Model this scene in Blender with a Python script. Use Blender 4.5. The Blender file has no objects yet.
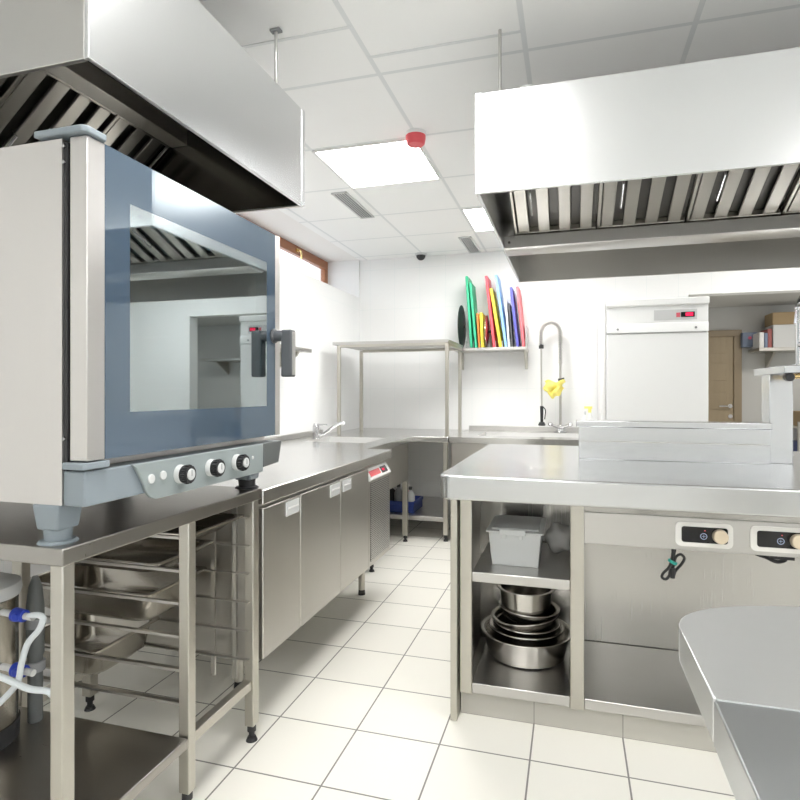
import bpy, bmesh, math, random
from mathutils import Vector, Matrix
random.seed(7)
sc = bpy.context.scene
COL = sc.collection
PI = math.pi
WL = {}                                   # world location of every root empty

# ------------------------------------------------------------------ materials
MATS = {}
def nt(name):
    m = bpy.data.materials.new(name); m.use_nodes = True
    t = m.node_tree; t.nodes.clear()
    out = t.nodes.new('ShaderNodeOutputMaterial')
    MATS[name] = m
    return m, t, out
def L(t, a, b): t.links.new(a, b)
def principled(t, col, rough, metal=0.0, **kw):
    b = t.nodes.new('ShaderNodeBsdfPrincipled')
    b.inputs['Base Color'].default_value = (*col, 1)
    b.inputs['Roughness'].default_value = rough
    b.inputs['Metallic'].default_value = metal
    for k, v in kw.items():
        b.inputs[k].default_value = v
    return b
def plain(name, col, rough=.5, metal=0.0, var=.04, scale=18, **kw):
    """smooth paint / plastic with a faint mottled variation"""
    m, t, out = nt(name)
    b = principled(t, col, rough, metal, **kw)
    tc = t.nodes.new('ShaderNodeTexCoord'); n = t.nodes.new('ShaderNodeTexNoise')
    n.inputs['Scale'].default_value = scale; n.inputs['Detail'].default_value = 3
    L(t, tc.outputs['Object'], n.inputs['Vector'])
    mr = t.nodes.new('ShaderNodeMapRange')
    mr.inputs['To Min'].default_value = max(0, rough - var); mr.inputs['To Max'].default_value = min(1, rough + var)
    L(t, n.outputs['Fac'], mr.inputs['Value']); L(t, mr.outputs['Result'], b.inputs['Roughness'])
    L(t, b.outputs['BSDF'], out.inputs['Surface'])
    return m
def steel(name, col, rough, streak=(1, 1, 60), var=.07, bump=.02, smudge=.05):
    """brushed stainless steel: fine streaks plus large soft smudges"""
    m, t, out = nt(name)
    b = principled(t, col, rough, 1.0)
    tc = t.nodes.new('ShaderNodeTexCoord')
    mp = t.nodes.new('ShaderNodeMapping'); mp.inputs['Scale'].default_value = streak
    L(t, tc.outputs['Object'], mp.inputs['Vector'])
    n = t.nodes.new('ShaderNodeTexNoise'); n.inputs['Scale'].default_value = 6; n.inputs['Detail'].default_value = 4
    L(t, mp.outputs['Vector'], n.inputs['Vector'])
    n2 = t.nodes.new('ShaderNodeTexNoise'); n2.inputs['Scale'].default_value = 3.5; n2.inputs['Detail'].default_value = 4
    L(t, tc.outputs['Object'], n2.inputs['Vector'])
    a = t.nodes.new('ShaderNodeMath'); a.operation = 'MULTIPLY_ADD'
    L(t, n.outputs['Fac'], a.inputs[0]); a.inputs[1].default_value = var * 2; a.inputs[2].default_value = rough - var - smudge
    a2 = t.nodes.new('ShaderNodeMath'); a2.operation = 'MULTIPLY_ADD'
    L(t, n2.outputs['Fac'], a2.inputs[0]); a2.inputs[1].default_value = smudge * 2; L(t, a.outputs[0], a2.inputs[2])
    L(t, a2.outputs[0], b.inputs['Roughness'])
    bp = t.nodes.new('ShaderNodeBump'); bp.inputs['Strength'].default_value = bump; bp.inputs['Distance'].default_value = .01
    L(t, n.outputs['Fac'], bp.inputs['Height']); L(t, bp.outputs['Normal'], b.inputs['Normal'])
    L(t, b.outputs['BSDF'], out.inputs['Surface'])
    return m
def tiled(name, axes, size, offs, mortar, c1, c2, cm, rough, bump=.15, rv=.08):
    """a grid of square-cut tiles in world metres"""
    m, t, out = nt(name)
    b = principled(t, c1, rough)
    g = t.nodes.new('ShaderNodeNewGeometry'); s = t.nodes.new('ShaderNodeSeparateXYZ'); c = t.nodes.new('ShaderNodeCombineXYZ')
    L(t, g.outputs['Position'], s.inputs[0])
    for k in (0, 1):
        ad = t.nodes.new('ShaderNodeMath'); ad.operation = 'SUBTRACT'
        L(t, s.outputs[axes[k]], ad.inputs[0]); ad.inputs[1].default_value = offs[k] - 100 * size[k]
        L(t, ad.outputs[0], c.inputs[k])
    br = t.nodes.new('ShaderNodeTexBrick'); br.offset = 0; br.squash = 1
    br.inputs['Scale'].default_value = 1
    br.inputs['Brick Width'].default_value = size[0]; br.inputs['Row Height'].default_value = size[1]
    br.inputs['Mortar Size'].default_value = mortar / 2; br.inputs['Mortar Smooth'].default_value = .1
    br.inputs['Color1'].default_value = (*c1, 1); br.inputs['Color2'].default_value = (*c2, 1); br.inputs['Mortar'].default_value = (*cm, 1)
    L(t, c.outputs[0], br.inputs['Vector']); L(t, br.outputs['Color'], b.inputs['Base Color'])
    n = t.nodes.new('ShaderNodeTexNoise'); n.inputs['Scale'].default_value = 5; n.inputs['Detail'].default_value = 5
    L(t, g.outputs['Position'], n.inputs['Vector'])
    mr = t.nodes.new('ShaderNodeMapRange'); mr.inputs['To Min'].default_value = rough - rv; mr.inputs['To Max'].default_value = rough + rv
    L(t, n.outputs['Fac'], mr.inputs['Value']); L(t, mr.outputs['Result'], b.inputs['Roughness'])
    inv = t.nodes.new('ShaderNodeMath'); inv.operation = 'SUBTRACT'; inv.inputs[0].default_value = 1; L(t, br.outputs['Fac'], inv.inputs[1])
    bp = t.nodes.new('ShaderNodeBump'); bp.inputs['Strength'].default_value = bump; bp.inputs['Distance'].default_value = .004
    L(t, inv.outputs[0], bp.inputs['Height']); L(t, bp.outputs['Normal'], b.inputs['Normal'])
    L(t, b.outputs['BSDF'], out.inputs['Surface'])
    return m
def emit(name, col, s):
    m, t, out = nt(name)
    e = t.nodes.new('ShaderNodeEmission'); e.inputs['Color'].default_value = (*col, 1); e.inputs['Strength'].default_value = s
    L(t, e.outputs[0], out.inputs['Surface']); return m
def wood(name, c1, c2, scale=(1, 1, .12), rough=.45):
    m, t, out = nt(name)
    b = principled(t, c1, rough)
    tc = t.nodes.new('ShaderNodeTexCoord'); mp = t.nodes.new('ShaderNodeMapping'); mp.inputs['Scale'].default_value = scale
    L(t, tc.outputs['Object'], mp.inputs['Vector'])
    n = t.nodes.new('ShaderNodeTexNoise'); n.inputs['Scale'].default_value = 22; n.inputs['Detail'].default_value = 5
    L(t, mp.outputs['Vector'], n.inputs['Vector'])
    r = t.nodes.new('ShaderNodeMix'); r.data_type = 'RGBA'
    r.inputs[6].default_value = (*c1, 1); r.inputs[7].default_value = (*c2, 1)
    L(t, n.outputs['Fac'], r.inputs[0]); L(t, r.outputs[2], b.inputs['Base Color'])
    L(t, b.outputs['BSDF'], out.inputs['Surface']); return m
def coated_glass(name, refl, body=None, tint=None, add=.4):
    """oven door pane: a mirror-like coat over a painted back or over clear tinted glass"""
    m, t, out = nt(name)
    gl = t.nodes.new('ShaderNodeBsdfGlossy'); gl.inputs['Roughness'].default_value = .015; gl.inputs['Color'].default_value = (.88, .95, .97, 1)
    if body:
        bb = t.nodes.new('ShaderNodeBsdfDiffuse'); bb.inputs['Color'].default_value = (*body, 1)
    else:
        bb = t.nodes.new('ShaderNodeBsdfTransparent'); bb.inputs['Color'].default_value = (*tint, 1)
    lw = t.nodes.new('ShaderNodeLayerWeight'); lw.inputs['Blend'].default_value = .25
    mr = t.nodes.new('ShaderNodeMapRange'); mr.inputs['To Min'].default_value = refl; mr.inputs['To Max'].default_value = min(1, refl + add)
    L(t, lw.outputs['Fresnel'], mr.inputs['Value'])
    mx = t.nodes.new('ShaderNodeMixShader')
    L(t, mr.outputs['Result'], mx.inputs['Fac']); L(t, bb.outputs[0], mx.inputs[1]); L(t, gl.outputs[0], mx.inputs[2])
    L(t, mx.outputs[0], out.inputs['Surface']); return m
def translucent(name, col, alpha, rough=.25):
    m, t, out = nt(name)
    b = principled(t, col, rough)
    tr = t.nodes.new('ShaderNodeBsdfTransparent'); mx = t.nodes.new('ShaderNodeMixShader'); mx.inputs['Fac'].default_value = alpha
    L(t, tr.outputs[0], mx.inputs[1]); L(t, b.outputs[0], mx.inputs[2]); L(t, mx.outputs[0], out.inputs['Surface']); return m

ST_TOP  = steel('steel_worktop', (.72, .715, .70), .24, (3, 40, 3), .05, .012, .05)
ST_ISL  = steel('steel_island', (.62, .63, .64), .23, (2, 50, 2), .05, .008, .05)
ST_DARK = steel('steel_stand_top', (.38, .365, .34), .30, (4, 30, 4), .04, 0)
ST_V    = steel('steel_vertical_brush', (.52, .505, .475), .36, (50, 50, 1), .06, .015, .03)
ST_H    = steel('steel_horizontal_brush', (.57, .56, .545), .34, (2, 2, 60), .06, .015, .05)
ST_HOOD = steel('steel_hood', (.78, .79, .80), .27, (2, 2, 14), .0, .0, .0)
ST_LEG  = steel('steel_tube', (.54, .52, .47), .38, (40, 40, 1.5), .05, .012)
ST_OVEN = steel('steel_oven', (.64, .62, .60), .38, (45, 45, 1), .05, .012, .05)
ST_BOWL = steel('steel_bowl', (.62, .60, .57), .20, (2, 2, 50), .05, .01)
ST_PAN  = steel('steel_pan', (.52, .49, .44), .22, (20, 2, 20), .06, .008)
ST_FILT = steel('steel_filter', (.52, .50, .455), .36, (1, 30, 1), .08, .02, .06)
ST_FILT2 = steel('steel_filter_left', (.27, .26, .235), .36, (1, 30, 1), .08, 0, .06)  # darker filter steel for the left hood
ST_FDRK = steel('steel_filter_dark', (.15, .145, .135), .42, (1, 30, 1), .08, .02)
ST_BASIN = steel('steel_basin', (.82, .82, .81), .5, (2, 2, 20), .05, 0)
CHROME  = steel('chrome', (.62, .62, .63), .14, (1, 1, 1), .02, 0, .02)
GRILLE  = None
BLACK   = plain('black_plastic', (.02, .02, .022), .4)
BLKGLS  = plain('black_glass', (.006, .006, .008), .12, var=.03)
RUBBER  = plain('dark_rubber', (.035, .035, .037), .7)
OVGREY  = plain('grey_oven_plastic', (.245, .285, .315), .42, scale=60)
OVLITE  = plain('light_grey_fascia', (.36, .41, .415), .38, .35)
OVDARK  = plain('charcoal_end_cap', (.13, .14, .14), .4, .2)
HANDLE  = plain('charcoal_handle', (.075, .08, .088), .38)
WHITE   = plain('white_enamel', (.86, .87, .865), .3, scale=8)
WHITE2  = plain('white_plastic', (.82, .82, .81), .42)
OFFW    = plain('bezel_white', (.74, .73, .70), .38, .2)
BEIGE   = plain('beige_knob', (.70, .60, .46), .3, .6)
GREYPL  = plain('grey_plastic', (.27, .28, .29), .5)
LGREYPL = plain('pale_grey_plastic', (.62, .63, .63), .45)
RED     = plain('red_plastic', (.78, .10, .12), .35)
REDLED  = emit('red_display', (1, .03, .10), 1.1)
BLUEV   = plain('blue_valve', (.02, .05, .42), .35)
BLUECR  = plain('blue_crate', (.02, .045, .22), .45)
HOSE    = plain('white_hose', (.72, .77, .80), .4)
YELLOW  = plain('yellow_cloth', (.90, .80, .22), .85, scale=40)
YELPL   = plain('yellow_plastic', (.75, .48, .05), .45)
BROWN   = wood('brown_window_frame', (.36, .155, .075), (.30, .12, .055), (1, .1, 1))
BRASS   = plain('brass', (.80, .60, .28), .25, 1)
DOORW   = wood('pale_oak', (.40, .32, .21), (.33, .26, .17))
DOORFR  = wood('oak_frame', (.34, .27, .18), (.29, .23, .155))
CARD    = plain('cardboard', (.42, .31, .18), .8)
CARD2   = plain('red_packaging', (.40, .13, .12), .6)
BLUEGR  = plain('blue_grey_panel', (.20, .25, .36), .5)
CEILT   = tiled('ceiling_tiles', (0, 1), (.607, .607), (-.78, 2.9), .021, (.90, .905, .90), (.89, .90, .895), (.74, .76, .765), .8, .1)
FLOORT  = tiled('floor_tiles', (0, 1), (.302, .302), (-1.0365, 1.605), .006, (.80, .785, .725), (.775, .76, .70), (.20, .195, .18), .36, .25)
WALLXZ  = tiled('wall_tiles_back', (0, 2), (.26, .40), (.12, .04), .003, (.86, .865, .86), (.855, .86, .855), (.77, .81, .81), .42, .05, .03)
WALLYZ  = tiled('wall_tiles_left', (1, 2), (.26, .40), (.10, .04), .003, (.87, .875, .875), (.865, .87, .87), (.80, .84, .84), .42, .05, .03)
PLASTER = plain('white_plaster', (.84, .83, .81), .8)
PANTRYW = plain('pantry_paint', (.60, .60, .585), .8)
PLINTH  = tiled('plinth_tiles', (0, 2), (.302, .12), (-.13, .0), .004, (.50, .485, .44), (.47, .455, .415), (.30, .29, .26), .4, .2)
LEDP    = emit('light_diffuser', (1, .985, .96), 19)
GLASSD  = coated_glass('oven_glass_border', .13, body=(.058, .088, .128), add=.10)
GLASSW  = coated_glass('oven_glass_window', .50, tint=(.55, .66, .68))
TUB     = translucent('frosted_tub', (.80, .82, .82), .62, .3)
BAG     = translucent('clear_bag', (.86, .86, .85), .6, .2)
PANE    = translucent('window_pane', (.95, .97, .98), .08, .05)
def board_mat(n, c): return plain(n, c, .5)

def grille_mat():
    m, t, out = nt('perforated_grille')
    b = principled(t, (.55, .54, .52), .4, 1.0)
    g = t.nodes.new('ShaderNodeNewGeometry'); s = t.nodes.new('ShaderNodeSeparateXYZ'); c = t.nodes.new('ShaderNodeCombineXYZ')
    L(t, g.outputs['Position'], s.inputs[0]); L(t, s.outputs[1], c.inputs[0]); L(t, s.outputs[2], c.inputs[1])
    v = t.nodes.new('ShaderNodeTexVoronoi'); v.inputs['Scale'].default_value = 95; v.inputs['Randomness'].default_value = 0
    L(t, c.outputs[0], v.inputs['Vector'])
    cr = t.nodes.new('ShaderNodeValToRGB'); cr.color_ramp.elements[0].position = .30; cr.color_ramp.elements[1].position = .36
    cr.color_ramp.elements[0].color = (.03, .03, .03, 1); cr.color_ramp.elements[1].color = (.58, .57, .55, 1)
    L(t, v.outputs['Distance'], cr.inputs['Fac']); L(t, cr.outputs['Color'], b.inputs['Base Color'])
    L(t, b.outputs[0], out.inputs['Surface']); return m
GRILLE = grille_mat()

# ------------------------------------------------------------------ geometry helpers
class MB:
    def __init__(s): s.bm = bmesh.new()
    def _xf(s, vs, mat):
        if mat is not None: bmesh.ops.transform(s.bm, matrix=mat, verts=vs)
    def box(s, x0, x1, y0, y1, z0, z1, mat=None):
        vs = [s.bm.verts.new((x, y, z)) for x in (x0, x1) for y in (y0, y1) for z in (z0, z1)]
        for f in ((0,1,3,2), (4,6,7,5), (0,4,5,1), (2,3,7,6), (0,2,6,4), (1,5,7,3)):
            s.bm.faces.new([vs[i] for i in f])
        s._xf(vs, mat); return s
    def prism(s, pts, z0, z1, mat=None):
        """closed polygon (x,y) extruded from z0 to z1"""
        a = [s.bm.verts.new((x, y, z0)) for x, y in pts]; b = [s.bm.verts.new((x, y, z1)) for x, y in pts]
        n = len(pts)
        s.bm.faces.new(a[::-1]); s.bm.faces.new(b)
        for i in range(n): s.bm.faces.new((a[i], a[(i+1) % n], b[(i+1) % n], b[i]))
        s._xf(a + b, mat); return s
    def extr(s, pts, axis, c0, c1):
        """polygon in the two other axes extruded along axis ('x' -> pts (y,z), 'y' -> pts (x,z))"""
        def P(p, c): return {'x': (c, p[0], p[1]), 'y': (p[0], c, p[1]), 'z': (p[0], p[1], c)}[axis]
        a = [s.bm.verts.new(P(p, c0)) for p in pts]; b = [s.bm.verts.new(P(p, c1)) for p in pts]
        n = len(pts)
        s.bm.faces.new(a[::-1]); s.bm.faces.new(b)
        for i in range(n): s.bm.faces.new((a[i], a[(i+1) % n], b[(i+1) % n], b[i]))
        return s
    def cyl(s, p0, p1, r, r1=None, seg=24):
        p0 = Vector(p0); p1 = Vector(p1); d = p1 - p0
        M = Matrix.Translation((p0 + p1) / 2) @ d.to_track_quat('Z', 'Y').to_matrix().to_4x4()
        bmesh.ops.create_cone(s.bm, cap_ends=True, segments=seg, radius1=r, radius2=r if r1 is None else r1, depth=d.length, matrix=M)
        return s
    def ball(s, c, r, scale=(1, 1, 1), seg=16):
        M = Matrix.Translation(c) @ Matrix.Diagonal((*scale, 1))
        bmesh.ops.create_uvsphere(s.bm, u_segments=seg, v_segments=seg // 2, radius=r, matrix=M); return s
    def lathe(s, prof, c, seg=48, mat=None):
        """profile [(r,z)] turned about the vertical through c"""
        rings = []; allv = []
        for r, z in prof:
            if r < 1e-6:
                v = s.bm.verts.new((c[0], c[1], c[2] + z)); rings.append([v]); allv.append(v)
            else:
                ring = [s.bm.verts.new((c[0] + r*math.cos(2*PI*k/seg), c[1] + r*math.sin(2*PI*k/seg), c[2] + z)) for k in range(seg)]
                rings.append(ring); allv += ring
        for a, b in zip(rings, rings[1:]):
            for k in range(seg):
                k2 = (k + 1) % seg
                if len(a) == 1 and len(b) == 1: continue
                if len(a) == 1: s.bm.faces.new((a[0], b[k2], b[k]))
                elif len(b) == 1: s.bm.faces.new((a[k], a[k2], b[0]))
                else: s.bm.faces.new((a[k], a[k2], b[k2], b[k]))
        s._xf(allv, mat); return s
    def tube(s, pts, r, seg=10, sub=6, closed=False):
        """round tube along a smooth curve through pts"""
        P = [Vector(p) for p in pts]; path = []
        if sub > 1 and len(P) > 2:
            n = len(P)
            for i in range(n - 1):
                a = P[max(i-1, 0)]; b = P[i]; c = P[i+1]; d = P[min(i+2, n-1)]
                for k in range(sub):
                    t = k / sub
                    path.append(.5*((2*b) + (c-a)*t + (2*a-5*b+4*c-d)*t*t + (3*b-a-3*c+d)*t**3))
            path.append(P[-1])
        else: path = P
        rings = []; up = None
        for i, p in enumerate(path):
            d = (path[min(i+1, len(path)-1)] - path[max(i-1, 0)]).normalized()
            if up is None: up = Vector((0, 0, 1)) if abs(d.z) < .9 else Vector((1, 0, 0))
            u = (up - d * up.dot(d)).normalized(); up = u; w = d.cross(u)
            rings.append([s.bm.verts.new(p + r*(u*math.cos(2*PI*k/seg) + w*math.sin(2*PI*k/seg))) for k in range(seg)])
        for a, b in zip(rings, rings[1:]):
            for k in range(seg): s.bm.faces.new((a[k], a[(k+1) % seg], b[(k+1) % seg], b[k]))
        s.bm.faces.new(rings[0][::-1]); s.bm.faces.new(rings[-1]); return s
    def build(s, name, mat, parent=None, bevel=0, smooth=35, seg=2, label=None):
        bmesh.ops.recalc_face_normals(s.bm, faces=s.bm.faces)
        base = Vector((0, 0, 0))
        if parent is not None:
            q = parent
            while q.name not in WL: q = q.parent
            base = WL[q.name]
            bmesh.ops.translate(s.bm, verts=s.bm.verts, vec=-base)
        me = bpy.data.meshes.new(name); s.bm.to_mesh(me); s.bm.free()
        me.materials.append(mat)
        me.shade_smooth(); me.set_sharp_from_angle(angle=math.radians(smooth))
        o = bpy.data.objects.new(name, me); COL.objects.link(o)
        if parent is not None: o.parent = parent
        if bevel:
            b = o.modifiers.new('bevel', 'BEVEL'); b.width = bevel; b.segments = seg; b.limit_method = 'ANGLE'; b.angle_limit = math.radians(40)
        if label: o['label'] = label
        return o
def box(x0, x1, y0, y1, z0, z1): return MB().box(x0, x1, y0, y1, z0, z1)
def tag(o, label, cat, group=None):
    o['label'] = label; o['category'] = cat
    if group: o['group'] = group
    return o
def thing(name, label, cat, loc=(0, 0, 0), group=None):
    o = bpy.data.objects.new(name, None); COL.objects.link(o); o.location = loc; o.empty_display_size = .1
    WL[o.name] = Vector(loc)
    return tag(o, label, cat, group)
def struct(name, mb, mat, bevel=0, parent=None):
    o = mb.build(name, mat, parent, bevel)
    if parent is None: o['kind'] = 'structure'
    return o
def dup(root, loc, label, group=None):
    r = root.copy(); COL.objects.link(r); r.location = loc; r['label'] = label
    if group: r['group'] = group
    WL[r.name] = Vector(loc)
    for ch in list(root.children):
        c = ch.copy(); COL.objects.link(c); c.parent = r
        for g in list(ch.children):
            d = g.copy(); COL.objects.link(d); d.parent = c
    return r
def arc(cx, cy, r, a0, a1, n=8, ry=None):
    ry = r if ry is None else ry
    return [(cx + r*math.cos(math.radians(a0 + (a1-a0)*k/n)), cy + ry*math.sin(math.radians(a0 + (a1-a0)*k/n))) for k in range(n+1)]
def leg(x0, x1, y0, y1, z1, parent, foot=.06, mat=None):
    """square tube leg with an adjustable black foot"""
    l = box(x0, x1, y0, y1, foot, z1).build('leg', mat or ST_LEG, parent, .003)
    cx, cy = (x0+x1)/2, (y0+y1)/2
    m = MB(); m.cyl((cx, cy, foot - .022), (cx, cy, foot), .015); m.cyl((cx, cy, .010), (cx, cy, foot - .020), .010); m.cyl((cx, cy, 0), (cx, cy, .013), .020, .014)
    m.build('foot', BLACK, l); return l

# ------------------------------------------------------------------ the room
ZC = 2.547
XL, YB = -2.07, 5.47
XR, YF = 3.6, -2.6
struct('floor', box(XL-.5, 5.2, YF-.1, 8.3, -.1, 0), FLOORT)
struct('ceiling', box(XL, XR+.1, YF-.1, YB+.02, ZC, ZC+.1), CEILT)
w = MB(); w.box(-2.62, XL, 2.2, 5.44, 0, 2.162); w.box(-2.62, XL, YF-.1, 2.2, 0, ZC+.1); w.box(-2.62, XL, 5.44, YB+.15, 0, ZC+.1)
struct('wall_left', w, WALLYZ)
struct('trim_1', box(-2.62, XL, 2.2, 5.44, ZC, ZC+.1), PLASTER)          # soffit of the window recess
w = MB(); w.box(XL, .98, YB, YB+.14, 0, ZC+.1); w.box(.98, 2.1, YB, YB+.14, 2.055, ZC+.1); w.box(2.1, XR+.1, YB, YB+.14, 0, ZC+.1)
struct('wall_back', w, WALLXZ)
w = MB(); w.box(XR, XR+.1, YF-.1, YB, 0, .95); w.box(XR, XR+.1, YF-.1, YB, 2.40, ZC)
for a, b in ((YF-.1, -2.2), (-.5, -.2), (1.5, YB)): w.box(XR, XR+.1, a, b, .95, 2.40)
struct('wall_right', w, WALLYZ)
for k, (a, b) in enumerate(((-2.2, -.5), (-.2, 1.5))):  # unseen windows with their openings, added to let in more daylight
    f = MB(); f.box(XR+.03, XR+.08, a, b, .95, 1.02); f.box(XR+.03, XR+.08, a, b, 2.33, 2.40)
    for y in (a, (a+b)/2-.035, b-.07): f.box(XR+.03, XR+.08, y, y+.07, 1.02, 2.33)
    f = f.build('window_%d' % (k+2), BROWN, None, .004); f['kind'] = 'structure'; WL[f.name] = Vector((0, 0, 0))
    box(XR+.052, XR+.058, a+.05, b-.05, 1.0, 2.35).build('pane', PANE, f)
struct('wall_front', box(XL, XR, YF-.1, YF, 0, ZC), WALLXZ)
struct('trim_2', box(-1.387, -.78, 1.957, 1.971, ZC-.003, ZC), plain('ceiling_bar', (.74, .76, .765), .6))
struct('trim_3', box(-.78, -.17, 2.157, 2.171, ZC-.003, ZC), MATS['ceiling_bar'])

# clerestory window in the left wall
f = MB(); y0, y1, x0, x1 = 2.2, 5.44, -2.46, -2.41
f.box(x0, x1, y0, y1, ZC-.085, ZC-.002); f.box(x0, x1, y0, y1, 2.162, 2.215)
for y in (y0, 3.90, y1-.075): f.box(x0, x1, y, y+.075, 2.215, ZC-.085)
win = f.build('window_1', BROWN, None, .004); win['kind'] = 'structure'
WL[win.name] = Vector((0, 0, 0))
box(-2.442, -2.436, y0+.05, y1-.05, 2.2, ZC-.07).build('pane', PANE, win)
h_ = MB(); h_.box(-2.41, -2.40, 4.72, 4.76, ZC-.062, ZC-.03); h_.tube([(-2.40, 4.74, ZC-.045), (-2.375, 4.74, ZC-.05), (-2.370, 4.755, ZC-.08), (-2.372, 4.76, ZC-.125)], .009)
h_.build('window_handle', BRASS, win)
hg = box(-2.41, -2.40, 3.86, 4.02, ZC-.06, ZC-.035).build('hinge', MATS['brown_window_frame'], win, .002)

# the pantry behind the opening
struct('wall_pantry_back', box(.5, 5.2, 8.2, 8.3, 0, 2.5), PANTRYW)
struct('wall_pantry_left', box(.86, .96, YB+.14, 8.2, 0, 2.5), PANTRYW)
struct('wall_pantry_right', box(4.2, 4.3, YB+.14, 8.2, 0, 2.5), PANTRYW)
struct('ceiling_pantry', box(.9, 4.3, YB+.1, 8.25, 2.30, 2.36), PANTRYW)
d = box(1.30, 2.26, 8.15, 8.2, 0, 2.02)
dm = MB(); dm.box(1.42, 1.52, 8.14, 8.2, 0, 1.92); dm.box(1.985, 2.075, 8.14, 8.2, 0, 1.92); dm.box(1.42, 2.075, 8.14, 8.2, 1.92, 2.0); d.bm.free()
dr = dm.build('door_1', DOORFR, None, .004); dr['kind'] = 'structure'; WL[dr.name] = Vector((0, 0, 0))
lf = MB(); lf.box(1.52, 1.985, 8.16, 8.2, 0, 1.92)
for z in (.25, .62, .99, 1.36, 1.70): lf.box(1.58, 1.90, 8.155, 8.165, z, z+.22)
lf.build('door_leaf', DOORW, dr, .004)
dh = MB(); dh.cyl((1.945, 8.16, 1.03), (1.945, 8.10, 1.03), .012); dh.tube([(1.945, 8.11, 1.03), (1.88, 8.105, 1.03), (1.81, 8.11, 1.03)], .010); dh.cyl((1.945, 8.16, 1.03), (1.945, 8.15, 1.03), .026); dh.cyl((1.945, 8.16, .90), (1.945, 8.145, .90), .026)
dh.build('door_handle', CHROME, dr)

# ------------------------------------------------------------------ ceiling fittings
lights = [(-1.084, 3.205, 'square white ceiling light panel beside the red detector'),
          (-.475, 4.425, 'white ceiling light panel partly behind the right extraction hood'),
          (-.475, 1.08, 'unseen white ceiling light panel added above the camera between the hoods'),  # this and the following panels are unseen, added to brighten the room
          (1.95, 1.38, 'unseen white ceiling light panel added in front of the right extraction hood'),
          (1.95, 4.425, 'unseen white ceiling light panel added behind the right extraction hood'),
          (-.475, -1.66, 'unseen white ceiling light panel added near the front wall'),
          (1.95, -.44, 'unseen white ceiling light panel added in the front right of the room'),
          ]
lt = None
for i, (x, y, lab) in enumerate(lights):
    if i == 0:
        lt = thing('ceiling_light', lab, 'ceiling light', (x, y, ZC), 'ceiling light panels')
        a = .297
        f = MB(); f.box(x-a, x+a, y-a, y-a+.012, ZC-.010, ZC); f.box(x-a, x+a, y+a-.012, y+a, ZC-.010, ZC); f.box(x-a, x-a+.012, y-a, y+a, ZC-.010, ZC); f.box(x+a-.012, x+a, y-a, y+a, ZC-.010, ZC)
        f.build('light_frame', WHITE2, lt)
        box(x-a+.012, x+a-.012, y-a+.012, y+a-.012, ZC-.007, ZC-.001).build('diffuser', LEDP, lt)
    else: dup(lt, (x, y, ZC), lab)
s = thing('smoke_detector', 'red round alarm sounder on the ceiling beside the light panel', 'smoke detector', (-.775, 2.86, ZC))
MB().cyl((-.775, 2.86, ZC-.018), (-.775, 2.86, ZC), .054, .054, 32).build('base', WHITE2, s)
MB().lathe([(0, -.064), (.040, -.064), (.047, -.058), (.052, -.035), (.052, -.018), (0, -.018)], (-.775, 2.86, ZC), 32).build('sounder', RED, s)
def vent(x0, x1, y0, y1, lab):
    v = thing('ceiling_vent', lab, 'air vent', ((x0+x1)/2, (y0+y1)/2, ZC), 'narrow slotted ceiling vents')
    f = MB(); f.box(x0, x1, y0, y0+.012, ZC-.010, ZC); f.box(x0, x1, y1-.012, y1, ZC-.010, ZC); f.box(x0, x0+.012, y0, y1, ZC-.010, ZC); f.box(x1-.012, x1, y0, y1, ZC-.010, ZC)
    f.build('vent_frame', LGREYPL, v)
    box(x0+.01, x1-.01, y0+.01, y1-.01, ZC-.003, ZC-.0005).build('vent_back', GREYPL, v)
    n = 4
    for k in range(n):
        xx = x0 + .02 + (x1-x0-.04)*(k+.5)/n
        MB().box(-.007, .007, y0+.012, y1-.012, -.0015, .0015, Matrix.Translation((xx, 0, ZC-.007)) @ Matrix.Rotation(.5, 4, 'Y')).build('vent_slat', LGREYPL, v)
vent(-1.555, -1.445, 3.56, 4.13, 'slotted grey air vent in the ceiling left of the light panel')
vent(-.94, -.83, 4.88, 5.44, 'slotted grey air vent in the ceiling near the back wall')
s = thing('security_camera', 'small dark dome camera on the ceiling by the back wall', 'security camera', (-1.40, 5.36, ZC))
MB().cyl((-1.40, 5.36, ZC-.018), (-1.40, 5.36, ZC), .055, .06, 24).build('base', LGREYPL, s)
MB().ball((-1.40, 5.36, ZC-.02), .045, (1, 1, 1), 20).build('dome', RUBBER, s)

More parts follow.
